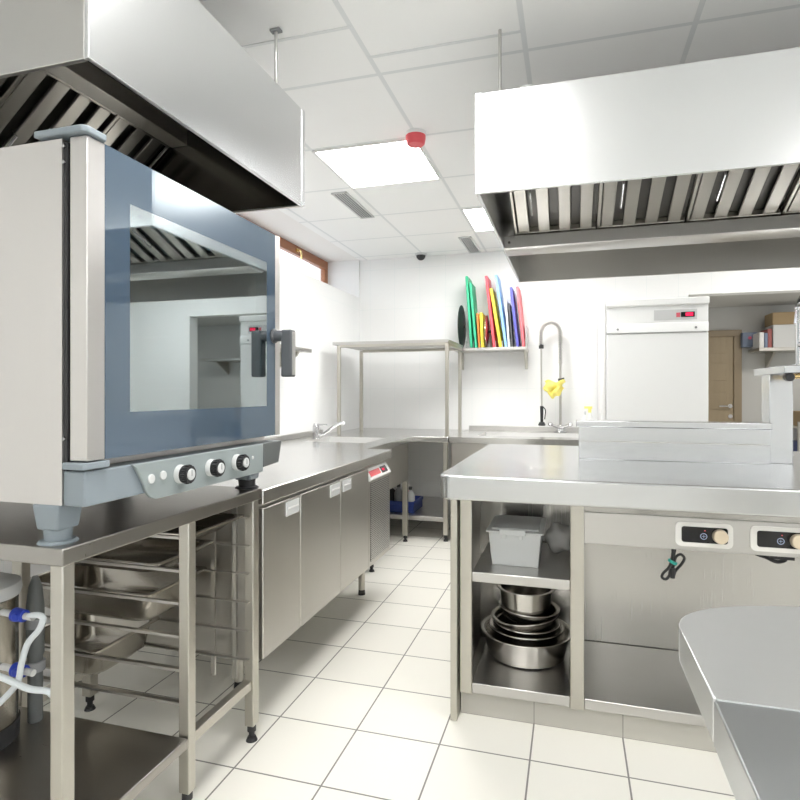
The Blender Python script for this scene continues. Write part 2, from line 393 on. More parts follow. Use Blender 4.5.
# ------------------------------------------------------------------ extraction hoods
def filters(parent, along, a0, a1, top, bot, pitch, thick=.03, per=4, mat=None):
    """baffle filters: every filter one part; its baffles alternate raised and recessed.
    top/bot are (cross, z) of the sloping bank, along = 'x' or 'y'"""
    n = int((a1 - a0) / pitch); k = 0
    def P(t, c): return (t, c[0], c[1]) if along == 'x' else (c[0], t, c[1])
    tx, tz = top; bx, bz = bot
    dx, dz = bx-tx, bz-tz; ln = math.hypot(dx, dz); nx, nz = (dz/ln, -dx/ln)
    if nz > 0: nx, nz = -nx, -nz                       # normal pointing down
    filt = pitch * per; cur = a0
    while cur < a1 - .02:
        e = min(cur + filt, a1)
        fr = MB(); sl = MB()
        def slab(mb, u0, u1, s0, s1, h0, h1):
            vs = []
            for u in (u0, u1):
                for s_ in (s0, s1):
                    for h in (h0, h1):
                        c = (tx + dx*s_ + nx*h, tz + dz*s_ + nz*h)
                        vs.append(mb.bm.verts.new(P(u, c)))
            for f in ((0,1,3,2), (4,6,7,5), (0,4,5,1), (2,3,7,6), (0,2,6,4), (1,5,7,3)): mb.bm.faces.new([vs[i] for i in f])
        slab(fr, cur+.001, e-.001, 0, 1, -.030, -.024)     # back of the recesses
        q = cur
        while q < e - .015:
            slab(sl, q + pitch*.22, min(q + pitch*.78, e-.002), .03, .97, -.008, .004)
            q += pitch
        slab(sl, cur+.002, e-.002, 0, .035, -.024, .006); slab(sl, cur+.002, e-.002, .965, 1, -.024, .006)
        slab(sl, cur+.002, cur+.016, 0, 1, -.024, .006)
        fo = fr.build('filter_panel', ST_FDRK, parent, 0)
        sl.build('baffle', mat or ST_FILT, fo, .003)
        for u in (cur + filt*.25, ):
            hm = MB()
            c0 = (tx + dx*.55 + nx*.006, tz + dz*.55 + nz*.006); c1 = (tx + dx*.75 + nx*.006, tz + dz*.75 + nz*.006)
            k0 = (c0[0] + nx*.03, c0[1] + nz*.03); k1 = (c1[0] + nx*.03, c1[1] + nz*.03)
            hm.tube([P(u, c0), P(u, k0), P(u, k1), P(u, c1)], .004, 8, 1); hm.build('filter_handle', CHROME, fo)
        cur = e
# right hood (over the island)
hx0, hx1, hy0, hy1, hz0, hz1 = -.322, 2.4, 1.995, 3.67, 1.897, 2.248
H = thing('extraction_hood', 'large stainless steel extraction hood hanging over the island on the right', 'extraction hood', (1, 2.8, hz0))
t_ = .012
box(hx0, hx1, hy0, hy0+t_, hz0, hz1).build('front_panel', ST_HOOD, H, .002)
box(hx0, hx1, hy1-t_, hy1, hz0, hz1).build('back_panel', ST_H, H, .002)
box(hx0, hx0+t_, hy0+t_, hy1-t_, hz0, hz1).build('end_panel', ST_HOOD, H, .002)
box(hx1-t_, hx1, hy0+t_, hy1-t_, hz0, hz1).build('end_panel', ST_HOOD, H, .002)
box(hx0+t_, hx1-t_, hy0+t_, hy1-t_, hz1-.01, hz1).build('top_panel', ST_H, H)
m = MB(); m.box(hx0-.002, hx0+.022, hy0-.003, hy0, hz0, hz1)
m.build('corner_strip', ST_HOOD, H, .001)
filters(H, 'x', hx0+.06, hx1-.03, (2.12, 2.235), (2.79, 1.955), .093)
filters(H, 'x', hx0+.06, hx1-.03, (3.56, 2.235), (2.89, 1.955), .093)
m = MB(); m.extr([(2.765, 1.95), (2.765, 1.893), (2.78, 1.885), (2.90, 1.885), (2.915, 1.893), (2.915, 1.95), (2.905, 1.95), (2.905, 1.897), (2.775, 1.897), (2.775, 1.95)], 'x', hx0+t_, hx1-t_)
m.build('grease_trough', ST_H, H, .002)
m = MB(); m.cyl((-.285, 2.763, 1.915), (-.285, 2.750, 1.915), .006); m.build('drain_plug', CHROME, H)
for x in (-.255, 1.9):
    rod = MB(); rod.cyl((x, 2.137, hz1), (x, 2.137, ZC), .006, None, 12)
    ro = rod.build('hanging_rod', ST_H, H)
    b_ = MB(); b_.extr([(2.06, hz1), (2.21, hz1), (2.21, hz1+.03), (2.16, hz1+.06), (2.11, hz1+.06), (2.06, hz1+.03)], 'x', x-.035, x+.035)
    b_.build('rod_bracket', RUBBER if x < 0 else ST_H, ro, .002)
m = MB(); m.lathe([(0, .075), (.03, .073), (.06, .05), (.065, 0), (0, 0)], (-.16, 2.15, hz1), 24); m.build('junction_cap', WHITE2, H)
# left hood (over the oven)
hx0, hx1, hy0, hy1, hz0, hz1 = -2.06, -.968, .963, 1.964, 1.90, 2.26
H = thing('extraction_hood', 'stainless steel extraction hood above the oven on the left', 'extraction hood', (-1.5, 1.45, hz0))
box(hx1-t_, hx1, hy0, hy1, hz0, hz1).build('front_panel', ST_HOOD, H, .002)
box(hx0, hx0+t_, hy0, hy1, hz0, hz1).build('back_panel', ST_H, H, .002)
box(hx0+t_, hx1-t_, hy0, hy0+t_, hz0, hz1).build('end_panel', ST_H, H, .002)
box(hx0+t_, hx1-t_, hy1-t_, hy1, hz0, hz1).build('end_panel', ST_H, H, .002)
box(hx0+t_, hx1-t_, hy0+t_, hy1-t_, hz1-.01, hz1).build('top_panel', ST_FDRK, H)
m = MB(); m.box(hx1-.022, hx1+.002, hy1-.001, hy1+.002, hz0, hz1); m.box(hx1, hx1+.003, hy1-.02, hy1+.002, hz0, hz1)
m.build('corner_strip', ST_HOOD, H, .001)
m = MB(); m.box(-1.545, -1.47, hy0+t_, hy1-t_-.003, 2.185, 2.249); m.build('filter_rail', ST_FILT, H, .003)
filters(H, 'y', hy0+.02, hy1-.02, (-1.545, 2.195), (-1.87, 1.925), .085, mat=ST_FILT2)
box(hx0+t_, hx1-t_, hy1-t_-.003, hy1-t_, hz0+.006, hz1-.01).build('dark_end_sheet', steel('steel_end_sheet', (.16, .155, .145), .16, (1, 1, 1), .02, 0, .02), H)  # added sheet; the hood's dim inside is put into its dark colour
m = MB(); m.extr([(-2.045, 1.90), (-1.85, 1.90), (-1.85, 1.94), (-1.86, 1.94), (-1.86, 1.912), (-2.045, 1.912)], 'y', hy0+t_, hy1-t_); m.build('grease_trough', ST_H, H, .002)
for (x, y) in ((-1.053, 1.905), (-1.9, 1.9)):
    rod = MB(); rod.tube([(x+.02, y+.045, hz1-.02), (x+.02, y+.045, hz1+.01), (x, y, hz1+.05), (x, y, ZC)], .006, 10, 1)
    ro = rod.build('hanging_rod', ST_H, H)
    box(x-.02, x+.02, y-.012, y+.012, ZC-.008, ZC).build('rod_bracket', GREYPL, ro)

# ------------------------------------------------------------------ oven stand with pans
S = thing('oven_stand', 'stainless steel open stand with pan runners carrying the oven', 'work stand', (-1.35, 1.37, 0))
sx0, sx1, sy0, sy1 = -1.80, -1.04, .965, 1.783
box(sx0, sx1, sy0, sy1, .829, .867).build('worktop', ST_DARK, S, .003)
xf, xb = -1.045, -1.66
for (y0, y1) in ((.970, 1.003), (1.390, 1.423), (1.733, 1.771)):
    leg(xf-.034, xf, y0, y1, .829, S, .055)
    xr = xb if y0 < 1.6 else -1.735
    leg(xr-.04, xr, y0, y1, .829, S, .055)
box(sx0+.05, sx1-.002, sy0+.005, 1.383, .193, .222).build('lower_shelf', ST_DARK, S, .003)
for x in (xf, xb): box(x-.035, x-.005, 1.423, 1.733, .185, .215).build('floor_rail', ST_LEG, S, .002)
RZ = (.783, .686, .591, .494, .396, .298)
for z in RZ:
    for (ya, yb, fl) in ((1.423, 1.441, 1), (1.715, 1.733, -1)):
        r = MB(); r.box(xb-.02, xf-.012, ya, yb, z-.010, z-.007)
        yy = ya if fl > 0 else yb
        r.box(xb-.02, xf-.012, yy-.0015, yy+.0015, z-.012, z-.004)
        r.build('runner', ST_V, S)
m = MB()
for x in (-1.115, -1.20):
    for y in (1.731,): m.box(x-.008, x+.008, y-.004, y+.004, .215, .829)
m.build('runner_upright', ST_V, S)

def gn_pan(x1, length, z, depth, lab):
    """gastronorm pan with flanged rim hanging on its runners, front edge at x1, rim height z"""
    y0, y1, x0 = 1.428, 1.728, x1 - length
    def rr(ins, zz, r):
        X0, X1, Y0, Y1 = x0+ins, x1-ins, y0+ins, y1-ins
        pts = arc(X1-r, Y0+r, r, -90, 0, 5) + arc(X1-r, Y1-r, r, 0, 90, 5) + arc(X0+r, Y1-r, r, 90, 180, 5) + arc(X0+r, Y0+r, r, 180, 270, 5)
        return [(px, py, zz) for px, py in pts]
    p = MB(); loops = []
    for ins, zz, r in ((0, z-.005, .02), (0, z, .02), (.012, z, .03), (.017, z-.006, .04), (.026, z-depth+.02, .05), (.046, z-depth, .05),
                       (.047, z-depth-.002, .05), (.024, z-depth+.018, .05), (.014, z-.008, .04), (.010, z-.0035, .03), (.002, z-.0045, .02)):
        loops.append([p.bm.verts.new(v) for v in rr(ins, zz, r)])
    for i in range(len(loops)):
        if i == 5:
            p.bm.faces.new(loops[5]); p.bm.faces.new(loops[6][::-1]); continue
        a, b = loops[i], loops[(i+1) % len(loops)]
        for k in range(len(a)): p.bm.faces.new((a[k], a[(k+1) % len(a)], b[(k+1) % len(a)], b[k]))
    o = p.build('food_pan', ST_PAN, None, 0, 50)
    tag(o, lab, 'food pan', 'steel food pans on the runners')
gn_pan(-1.068, .50, RZ[0]+.001, .035, 'shallow steel food pan on the topmost runners under the oven')
gn_pan(-1.185, .50, RZ[1]+.001, .04, 'shallow steel food pan on the second runners from the top')
gn_pan(-1.215, .50, RZ[2]+.001, .10, 'deep steel food pan on the third runners from the top')
gn_pan(-1.41, .34, RZ[4]+.001, .10, 'deep steel food pan lowest and furthest back in the stand')

# ------------------------------------------------------------------ combi oven
O = thing('combi_oven', 'large stainless steel oven with blue tinted glass door on the stand', 'oven', (-1.4, 1.41, .867))
ox0, ox1, oy0, oy1, oz0, oz1 = -1.72, -1.062, .985, 1.838, .955, 1.752
b = MB(); wt = .05
b.box(ox0, ox1, oy0, oy0+wt, oz0, oz1); b.box(ox0, ox1, oy1-wt, oy1, oz0, oz1)
b.box(ox0, ox1, oy0+wt, oy1-wt, oz0, oz0+.09); b.box(ox0, ox1, oy0+wt, oy1-wt, oz1-.07, oz1)
b.box(ox0, ox0+.03, oy0+wt, oy1-wt, oz0+.09, oz1-.07)
b.build('body', ST_OVEN, O)
b = MB(); ix0 = ox0+.03
b.box(ix0, ox1-.005, oy0+wt, oy0+wt+.004, 1.045, 1.682); b.box(ix0, ox1-.005, oy1-wt-.004, oy1-wt, 1.045, 1.682)
b.box(ix0, ix0+.004, oy0+wt, oy1-wt, 1.045, 1.682); b.box(ix0, ox1-.005, oy0+wt, oy1-wt, 1.045, 1.05); b.box(ix0, ox1-.005, oy0+wt, oy1-wt, 1.678, 1.682)
b.build('cavity_lining', ST_DARK, O)
b = MB()
for y in (oy0+wt+.02, oy1-wt-.02):
    for x in (-1.16, -1.58): b.cyl((x, y, 1.06), (x, y, 1.67), .005, None, 8)
    for k in range(6): b.cyl((-1.60, y, 1.12+.095*k), (-1.12, y, 1.12+.095*k), .004, None, 8)
b.build('rack_support', CHROME, O)
b = MB(); b.cyl((ix0+.01, 1.41, 1.36), (ix0+.03, 1.41, 1.36), .20, None, 40); b.build('fan_cover', ST_V, O)
b = MB(); b.box(ox1, ox1+.012, oy0+.012, oy1-.012, 1.045, 1.74)
for yy in (0,): pass
b.bm.free()
g = MB(); g.box(ox1-.006, ox1+.010, oy0+.004, oy0+.03, 1.03, 1.745); g.build('door_gasket', RUBBER, O)
g = MB()
for z in (1.70, 1.735, 1.10): g.cyl((ox1+.004, oy0+.003, z), (ox1+.004, oy0-.001, z), .004, None, 10)
g.build('screw', CHROME, O)
# door
dxb, dxf = -1.046, -1.0
D = MB()
D.box(dxb, dxf, .99, 1.04, 1.052, 1.755); D.box(dxb, dxf, 1.803, 1.838, 1.052, 1.755)
D.box(dxb, dxf-.006, 1.04, 1.803, 1.74, 1.755); D.box(dxb, dxf-.006, 1.04, 1.803, 1.052, 1.066)
D = D.build('door', ST_OVEN, O, .002)
gy0, gy1, gz0, gz1 = 1.04, 1.803, 1.052, 1.755
wy0, wy1, wz0, wz1 = 1.115, 1.745, 1.155, 1.645
g = MB(); xg0, xg1 = dxf-.006, dxf
g.box(xg0, xg1, gy0, wy0, gz0, gz1); g.box(xg0, xg1, wy1, gy1, gz0, gz1); g.box(xg0, xg1, wy0, wy1, gz0, wz0); g.box(xg0, xg1, wy0, wy1, wz1, gz1)
g.build('glass_border', GLASSD, D)
box(xg0, xg1, wy0, wy1, wz0, wz1).build('glass_window', GLASSW, D)
g = MB(); g.box(dxb, dxb+.006, 1.08, 1.765, 1.11, 1.70); g.build('inner_pane', coated_glass('oven_inner_glass', .08, tint=(.86, .90, .90)), D)
g = MB(); g.box(dxb+.006, dxb+.012, 1.72, 1.735, 1.15, 1.65); g.box(dxb+.006, dxb+.012, 1.128, 1.138, 1.15, 1.65); g.build('pane_clip', ST_LEG, D)
hm = MB(); hm.cyl((dxf-.002, 1.79, 1.398), (-.955, 1.79, 1.398), .019, None, 20); hm.cyl((dxf-.002, 1.79, 1.398), (dxf+.01, 1.79, 1.398), .026, None, 20)
hm.box(-.962, -.922, 1.772, 1.808, 1.255, 1.418)
ho = hm.build('door_handle', HANDLE, D, .006, 35, 3)
box(-.9225, -.9205, 1.778, 1.802, 1.262, 1.41).build('handle_insert', ST_H, ho)
hb = MB(); hb.extr([(-1.15, 1.752), (-1.05, 1.765), (-.998, 1.765), (-.992, 1.757), (-.992, 1.753), (-1.046, 1.757)], 'y', .985, 1.03)
hb.bm.free()
hb = MB(); hb.prism([(-1.13, .975), (-1.0, .975), (-.990, .985), (-.990, 1.035), (-1.01, 1.045), (-1.13, 1.045)], 1.757, 1.772); hb.build('hinge_cover', OVGREY, O, .003)
hb = MB(); hb.prism([(-1.055, .978), (-1.0, .978), (-.996, .985), (-.996, 1.05), (-1.055, 1.05)], 1.034, 1.049); hb.build('lower_hinge', OVGREY, O, .002)
# control panel
c = MB(); c.box(-1.062, -1.004, .988, 1.838, .953, 1.030)
P = c.build('control_panel', OVGREY, O, .004)
c = MB(); pts = [(1.118, 1.030), (1.130, 1.020), (1.143, 1.000), (1.158, .975)] + arc(1.205, .982, .047, 200, 270, 7) + [(1.712, .935), (1.712, 1.030)]
c.extr(pts, 'x', -1.004, -.994); c.build('fascia', OVLITE, P, .002)
c = MB(); c.extr([(1.712, 1.030), (1.838, 1.030), (1.815, .955), (1.712, .950)], 'x', -1.004, -.993); c.build('end_cap', OVDARK, P, .002)
for k, y in enumerate((1.284, 1.417, 1.548)):
    z = .986
    kb = MB(); kb.cyl((-.994, y, z), (-.978, y, z), .025, .024, 28); kb = kb.build('knob', LGREYPL, P, .002)
    q = MB(); q.cyl((-.978, y, z), (-.958, y, z), .0235, .022, 28)
    for a in range(14):
        an = 2*PI*a/14; q.ball((-.967, y+.0222*math.cos(an), z+.0222*math.sin(an)), .004, (2.4, 1, 1), 6)
    q.build('knob_ring', BLACK, kb)
    q = MB(); q.cyl((-.959, y, z), (-.955, y, z), .0155, .0145, 24); q.build('knob_face', LGREYPL, kb, .001)
    q = MB(); q.box(-.9555, -.9545, y-.0015, y+.0015, z-.004, z+.012); q.build('knob_mark', GREYPL, kb)
for y, z in ((1.178, .988), (1.220, .991)):
    i_ = MB(); i_.cyl((-.994, y, z), (-.990, y, z), .012, .011, 20); i_.build('indicator_lamp', LGREYPL, P, .001)
c = MB(); c.ball((-.993, 1.645, .99), .006, (.5, 1, 1), 10); c.build('indicator_lamp', LGREYPL, P)
# feet
for (x, y) in ((-1.105, 1.015), (-1.095, 1.775), (-1.64, 1.015), (-1.64, 1.775)):
    f = MB(); s_ = .036
    a = [f.bm.verts.new((x+sx*s_*.82, y+sy*s_*.82, .897)) for sx, sy in ((-1,-1),(1,-1),(1,1),(-1,1))]
    bb = [f.bm.verts.new((x+sx*s_, y+sy*s_, .955)) for sx, sy in ((-1,-1),(1,-1),(1,1),(-1,1))]
    f.bm.faces.new(a[::-1]); f.bm.faces.new(bb)
    for k in range(4): f.bm.faces.new((a[k], a[(k+1) % 4], bb[(k+1) % 4], bb[k]))
    fo = f.build('foot', OVGREY, O, .005)
    q = MB(); q.cyl((x, y, .871), (x, y, .899), .027, .030, 24); q.cyl((x, y, .867), (x, y, .873), .042, .036, 24); q.build('foot_pad', OVGREY if y < 1.4 else RUBBER, fo, .001)

# ------------------------------------------------------------------ under the stand on the left: water softener
C_ = thing('water_softener', 'steel cylinder with pale lid and black base under the oven stand', 'water softener', (-1.60, 1.205, .222))
MB().lathe([(0, .05), (.098, .05), (.098, .40), (.094, .405), (0, .405)], (-1.60, 1.205, .222)).build('tank', ST_PAN, C_)
MB().lathe([(0, 0), (.100, 0), (.102, .05), (0, .05)], (-1.60, 1.205, .222)).build('base', RUBBER, C_)
MB().lathe([(0, .405), (.103, .405), (.107, .42), (.104, .44), (.07, .455), (0, .458)], (-1.60, 1.205, .222)).build('lid', LGREYPL, C_)
for z in (.598, .449):
    v = MB(); v.cyl((-1.50, 1.20, z), (-1.385, 1.195, z), .009); vo = v.build('outlet', LGREYPL, C_)
    v = MB(); v.cyl((-1.452, 1.1975, z), (-1.415, 1.196, z), .019, .016, 18); v.cyl((-1.432, 1.196, z), (-1.432, 1.178, z), .011, None, 14); v.build('valve', BLUEV, vo, .002)
v = MB().tube([(-1.40, 1.195, .60), (-1.37, 1.193, .607), (-1.352, 1.195, .60), (-1.36, 1.19, .570), (-1.387, 1.181, .535), (-1.40, 1.174, .485), (-1.41, 1.168, .43), (-1.45, 1.15, .38)], .008)
tag(v.build('water_hose', HOSE, None), 'pale blue hose curving down from the upper blue valve', 'hose', 'white water hoses')
v = MB().tube([(-1.60, 1.06, .52), (-1.48, 1.075, .515), (-1.391, 1.107, .48), (-1.355, 1.118, .464), (-1.318, 1.128, .449), (-1.277, 1.14, .444), (-1.268, 1.147, .432)], .008)
tag(v.build('water_hose', HOSE, None), 'white hose running sideways behind the front stand leg', 'hose', 'white water hoses')
Dp = thing('drain_pipe', 'grey plastic pipe standing on the stand shelf behind the hoses', 'pipe', (-1.54, 1.335, .222))
m = MB(); m.lathe([(0, 0), (.020, 0), (.020, .19), (.024, .20), (.024, .34), (.018, .40), (.008, .43), (0, .43)], (-1.54, 1.335, .222), 20); m.build('pipe', plain('dark_grey_pipe', (.13, .14, .14), .5), Dp)
for z in (.37, .50): MB().cyl((-1.54, 1.335, z), (-1.54, 1.335, z+.03), .027, None, 18).build('pipe_collar', GREYPL, Dp, .003)
yb = MB(); yb.lathe([(0, 0), (.09, 0), (.105, .16), (.11, .165), (.10, .168), (0, .168)], (-1.93, 1.35, .62))
yb.bm.free()

# ------------------------------------------------------------------ refrigerated counter
R_ = thing('refrigerated_counter', 'long stainless steel three door refrigerated counter along the left wall', 'refrigerated counter', (-1.42, 2.5, 0))
cx0, cx1, cy0, cy1 = -1.80, -1.04, 1.79, 3.30
box(cx0, cx1, cy0, cy1, .806, .857).build('worktop', ST_TOP, R_, .004)
box(cx0, cx1-.03, cy0+.005, cy1-.03, .25, .806).build('body', ST_V, R_, .002)
doors = [(1.797, 2.085, 'r'), (2.090, 2.500, 'r'), (2.505, 2.888, 'l')]
for a, bq, hside in doors:
    dq = box(cx1-.03, cx1-.004, a, bq, .258, .792).build('door', ST_V, R_, .004)
    hy = bq - .125 if hside == 'r' else a + .015
    hn = MB(); hn.box(cx1-.004, cx1+.002, hy, hy+.108, .728, .783); hn.build('handle', LGREYPL, dq, .004)
    hn = MB(); hn.box(cx1+.001, cx1+.004, hy+.01, hy+.098, .755, .762); hn.build('handle_slot', WHITE2, dq, .001)
pn = box(cx1-.03, cx1-.006, 2.892, 3.268, .258, .720).build('compressor_panel', ST_V, R_, .003)
box(cx1-.006, cx1-.003, 2.925, 3.245, .285, .708).build('grille', GRILLE, pn)
cp = MB(); cp.extr([(cx1-.05, .722), (cx1-.002, .722), (cx1+.004, .729), (cx1-.03, .785), (cx1-.05, .785)], 'y', 2.905, 3.265)
cpo = cp.build('control_box', WHITE2, R_, .002)
def on_slope(u0, u1, s0, s1, mat, nm, par):
    """label on the sloping face of the control box"""
    A = Vector((cx1+.0045, 0, .729)); B = Vector((cx1-.0295, 0, .785)); nrm = Vector((.053, 0, .034)).normalized()*.0012
    q = MB(); vs = []
    for h in (0, 1):
        for (u, s_) in ((u0, s0), (u1, s0), (u1, s1), (u0, s1)):
            p = A.lerp(B, s_) + nrm*h; vs.append(q.bm.verts.new((p.x, u, p.z)))
    for f in ((0,1,2,3), (4,5,6,7), (0,1,5,4), (1,2,6,5), (2,3,7,6), (3,0,4,7)): q.bm.faces.new([vs[i] for i in f])
    return q.build(nm, mat, par)
on_slope(2.93, 3.10, .25, .75, RED, 'control_label', cpo)
on_slope(3.12, 3.22, .2, .8, BLKGLS, 'display', cpo)
on_slope(3.14, 3.18, .4, .6, REDLED, 'display_digits', cpo)
for (x, y) in ((-1.30, 2.05), (-1.20, 3.20), (-1.70, 2.30), (-1.74, 3.20)):
    l = MB(); l.cyl((x, y, .03), (x, y, .25), .02, None, 18); l = l.build('leg', ST_LEG, R_)
    q = MB(); q.cyl((x, y, 0), (x, y, .035), .022, .018, 18); q.build('foot', BLACK, l)

# ------------------------------------------------------------------ tables along the walls
def basin_top(x0, x1, y0, y1, z0, z1, bx0, bx1, by0, by1, depth, parent, mat):
    m = MB(); m.box(x0, bx0, y0, y1, z0, z1); m.box(bx1, x1, y0, y1, z0, z1); m.box(bx0, bx1, y0, by0, z0, z1); m.box(bx0, bx1, by1, y1, z0, z1)
    m.build('worktop', mat, parent)
    m = MB(); w_ = .004; zb = z1 - depth
    g_ = .001; a0, a1, b0, b1 = bx0+g_, bx1-g_, by0+g_, by1-g_
    m.box(a0, a0+w_, b0, b1, zb, z1-.001); m.box(a1-w_, a1, b0, b1, zb, z1-.001); m.box(a0+w_, a1-w_, b0, b0+w_, zb, z1-.001); m.box(a0+w_, a1-w_, b1-w_, b1, zb, z1-.001); m.box(a0, a1, b0, b1, zb-w_, zb)
    m.build('basin', ST_BASIN, parent)
T = thing('sink_table', 'steel table with an inset sink against the left wall', 'sink table', (-1.65, 3.9, 0))
basin_top(-2.06, -1.245, 3.31, 4.50, .80, .845, -1.90, -1.40, 3.80, 4.30, .14, T, ST_TOP)
box(-2.062, -2.04, 3.31, 4.50, .845, .885).build('splash_rail', ST_H, T, .002)
box(-1.275, -1.262, 3.36, 4.43, .50, .80).build('apron', ST_V, T, .002)
for (x, y) in ((-1.29, 3.63), (-1.29, 4.44), (-2.0, 3.63), (-2.0, 4.44)): leg(x-.02, x+.02, y-.02, y+.02, .80, T, .05)
T = thing('corner_table', 'steel corner table with lower shelf under the open rack', 'work table', (-1.5, 4.98, 0))
box(-2.06, -.952, 4.503, 5.46, .80, .845).build('worktop', ST_TOP, T, .003)
box(-2.02, -.96, 4.53, 5.42, .155, .19).build('lower_shelf', ST_H, T, .002)
for (x, y) in ((-.977, 4.535), (-.977, 5.40), (-2.0, 5.40), (-2.0, 4.55)): leg(x-.018, x+.018, y-.018, y+.018, .80, T, .05)
T = thing('wash_table', 'long steel washing table with inset sink along the back wall', 'sink table', (-.35, 4.98, 0))
basin_top(-.945, .20, 4.50, 5.46, .80, .845, -.75, .10, 4.72, 5.20, .16, T, ST_TOP)
box(-.945, .20, 5.445, 5.462, .845, .885).build('splash_rail', ST_H, T, .002)
box(-.93, .18, 4.535, 4.55, .42, .80).build('apron', ST_V, T, .002)
for (x, y) in ((-.92, 4.58), (.16, 4.58), (-.92, 5.42), (.16, 5.42)): leg(x-.018, x+.018, y-.018, y+.018, .80, T, .05)
# open rack over the corner table
K = thing('open_rack', 'tall square steel rack standing on the corner table', 'rack', (-1.43, 4.96, .845))
for (x, y) in ((-1.905, 4.53), (-.965, 4.53), (-1.935, 5.15), (-.977, 5.15)):
    box(x-.014, x+.014, y-.014, y+.014, .845, 1.60).build('post', ST_LEG, K, .002)
box(-1.96, -.950, 4.515, 5.18, 1.607, 1.632).build('top_shelf', ST_H, K, .002)
m = MB(); m.box(-1.9, -.97, 4.518, 4.543, 1.585, 1.607); m.box(-.98, -.955, 4.543, 5.14, 1.585, 1.607); m.box(-1.92, -.98, 5.14, 5.16, 1.585, 1.607); m.build('top_rail', ST_LEG, K, .002)
# mixer tap on the sink table
tx, ty = -1.885, 4.03
T = thing('mixer_tap', 'chrome mixer tap beside the left wall sink', 'tap', (tx, ty, .845))
m = MB(); m.cyl((tx, ty, .845), (tx, ty, .945), .026, None, 20); m.cyl((tx, ty, .845), (tx, ty, .852), .036, None, 20); m.build('tap_body', CHROME, T, .002)
m = MB(); m.tube([(tx, ty, .87), (tx+.05, ty+.03, .885), (tx+.11, ty+.07, .935), (tx+.16, ty+.11, .965), (tx+.18, ty+.125, .96)], .012); m.build('spout', CHROME, T)
m = MB(); m.box(tx-.015, tx+.09, ty-.013, ty+.013, .950, .962); m.cyl((tx, ty, .945), (tx, ty, .965), .024, .019, 18); m.build('lever', CHROME, T, .003)
# crate and its contents on the lower shelf
Bc = thing('bottle_crate', 'blue plastic crate on the lower shelf of the corner table', 'crate', (-1.42, 4.75, .19))
a0, a1, b0, b1, z0, z1 = -1.60, -1.27, 4.62, 4.92, .19, .285
m = MB(); m.box(a0, a1, b0, b1, z0, z0+.008); m.box(a0, a1, b0, b0+.008, z0, z1); m.box(a0, a1, b1-.008, b1, z0, z1); m.box(a0, a0+.008, b0, b1, z0, z1); m.box(a1-.008, a1, b0, b1, z0, z1)
m.box(a0-.006, a1+.006, b0-.006, b0, z1-.03, z1); m.box(a1, a1+.006, b0-.006, b1+.006, z1-.03, z1)
m.build('crate_body', BLUECR, Bc, .003)
botlabs = [('clear bottle in the blue crate nearest the aisle', LGREYPL, .20), ('grey bottle in the middle of the blue crate', GREYPL, .22),
           ('white bottle with red band in the blue crate', WHITE2, .27), ('dark bottle at the back of the blue crate', BLACK, .20)]
for (x, y, (lb, mt, hh)) in ((-1.32, 4.70, botlabs[0]), (-1.43, 4.72, botlabs[1]), (-1.395, 4.83, botlabs[2]), (-1.52, 4.80, botlabs[3])):
    bt = thing('bottle', lb, 'bottle', (x, y, .198), 'bottles in the blue crate')
    MB().lathe([(0, 0), (.036, 0), (.038, .01), (.038, hh*.62), (.030, hh*.74), (.014, hh*.82), (.014, hh*.9), (0, hh*.9)], (x, y, .198), 20).build('bottle_body', mt, bt)
    MB().cyl((x, y, .198+hh*.88), (x, y, .198+hh), .016, None, 14).build('cap', RED if mt is WHITE2 else BLACK, bt)
    if mt is WHITE2: MB().cyl((x, y, .198+hh*.3), (x, y, .198+hh*.55), .0388, None, 20).build('label_band', RED, bt)
# pre-rinse spray tap
px, py = -.095, 5.33
T = thing('spray_tap', 'tall chrome spring pre-rinse tap on the washing table', 'tap', (px, py, .845))
m = MB(); m.cyl((px, py, .845), (px, py, .855), .06, None, 24); m.cyl((px, py, .855), (px, py, .91), .032, .024, 20); m.build('tap_base', CHROME, T, .002)
for sgn in (-1, 1):
    m = MB(); m.cyl((px, py-.02, .885), (px+sgn*.075, py-.06, .915), .014, .012, 14); m.ball((px+sgn*.085, py-.065, .92), .022, (1, 1, .8), 12); m.build('handwheel', CHROME, T)
m = MB(); m.cyl((px, py, .90), (px, py, 1.50), .011, None, 14); m.build('riser', ST_V, T)
path = [(px, py, 1.47)] + [(px, py, 1.62)] + [(-.1795+.0845*math.cos(a), py-.02*(a/PI), 1.735+.10*math.sin(a)) for a in [PI*k/10 for k in range(11)]] + [(-.264, py-.02, 1.62)]
m = MB(); m.tube(path, .010, 10, 4); so = m.build('hose', GREYPL, T)
P_ = [Vector(p) for p in path]; seg = []
for i in range(len(P_)-1):
    for k in range(12): seg.append(P_[i].lerp(P_[i+1], k/12))
seg.append(P_[-1]); hel = []; dist = 0
for i, p in enumerate(seg):
    if i: dist += (seg[i]-seg[i-1]).length
    dd = (seg[min(i+1, len(seg)-1)]-seg[max(i-1, 0)]).normalized(); u = Vector((0, 1, 0)); u = (u-dd*u.dot(dd)).normalized(); w_ = dd.cross(u)
    hel.append(p)
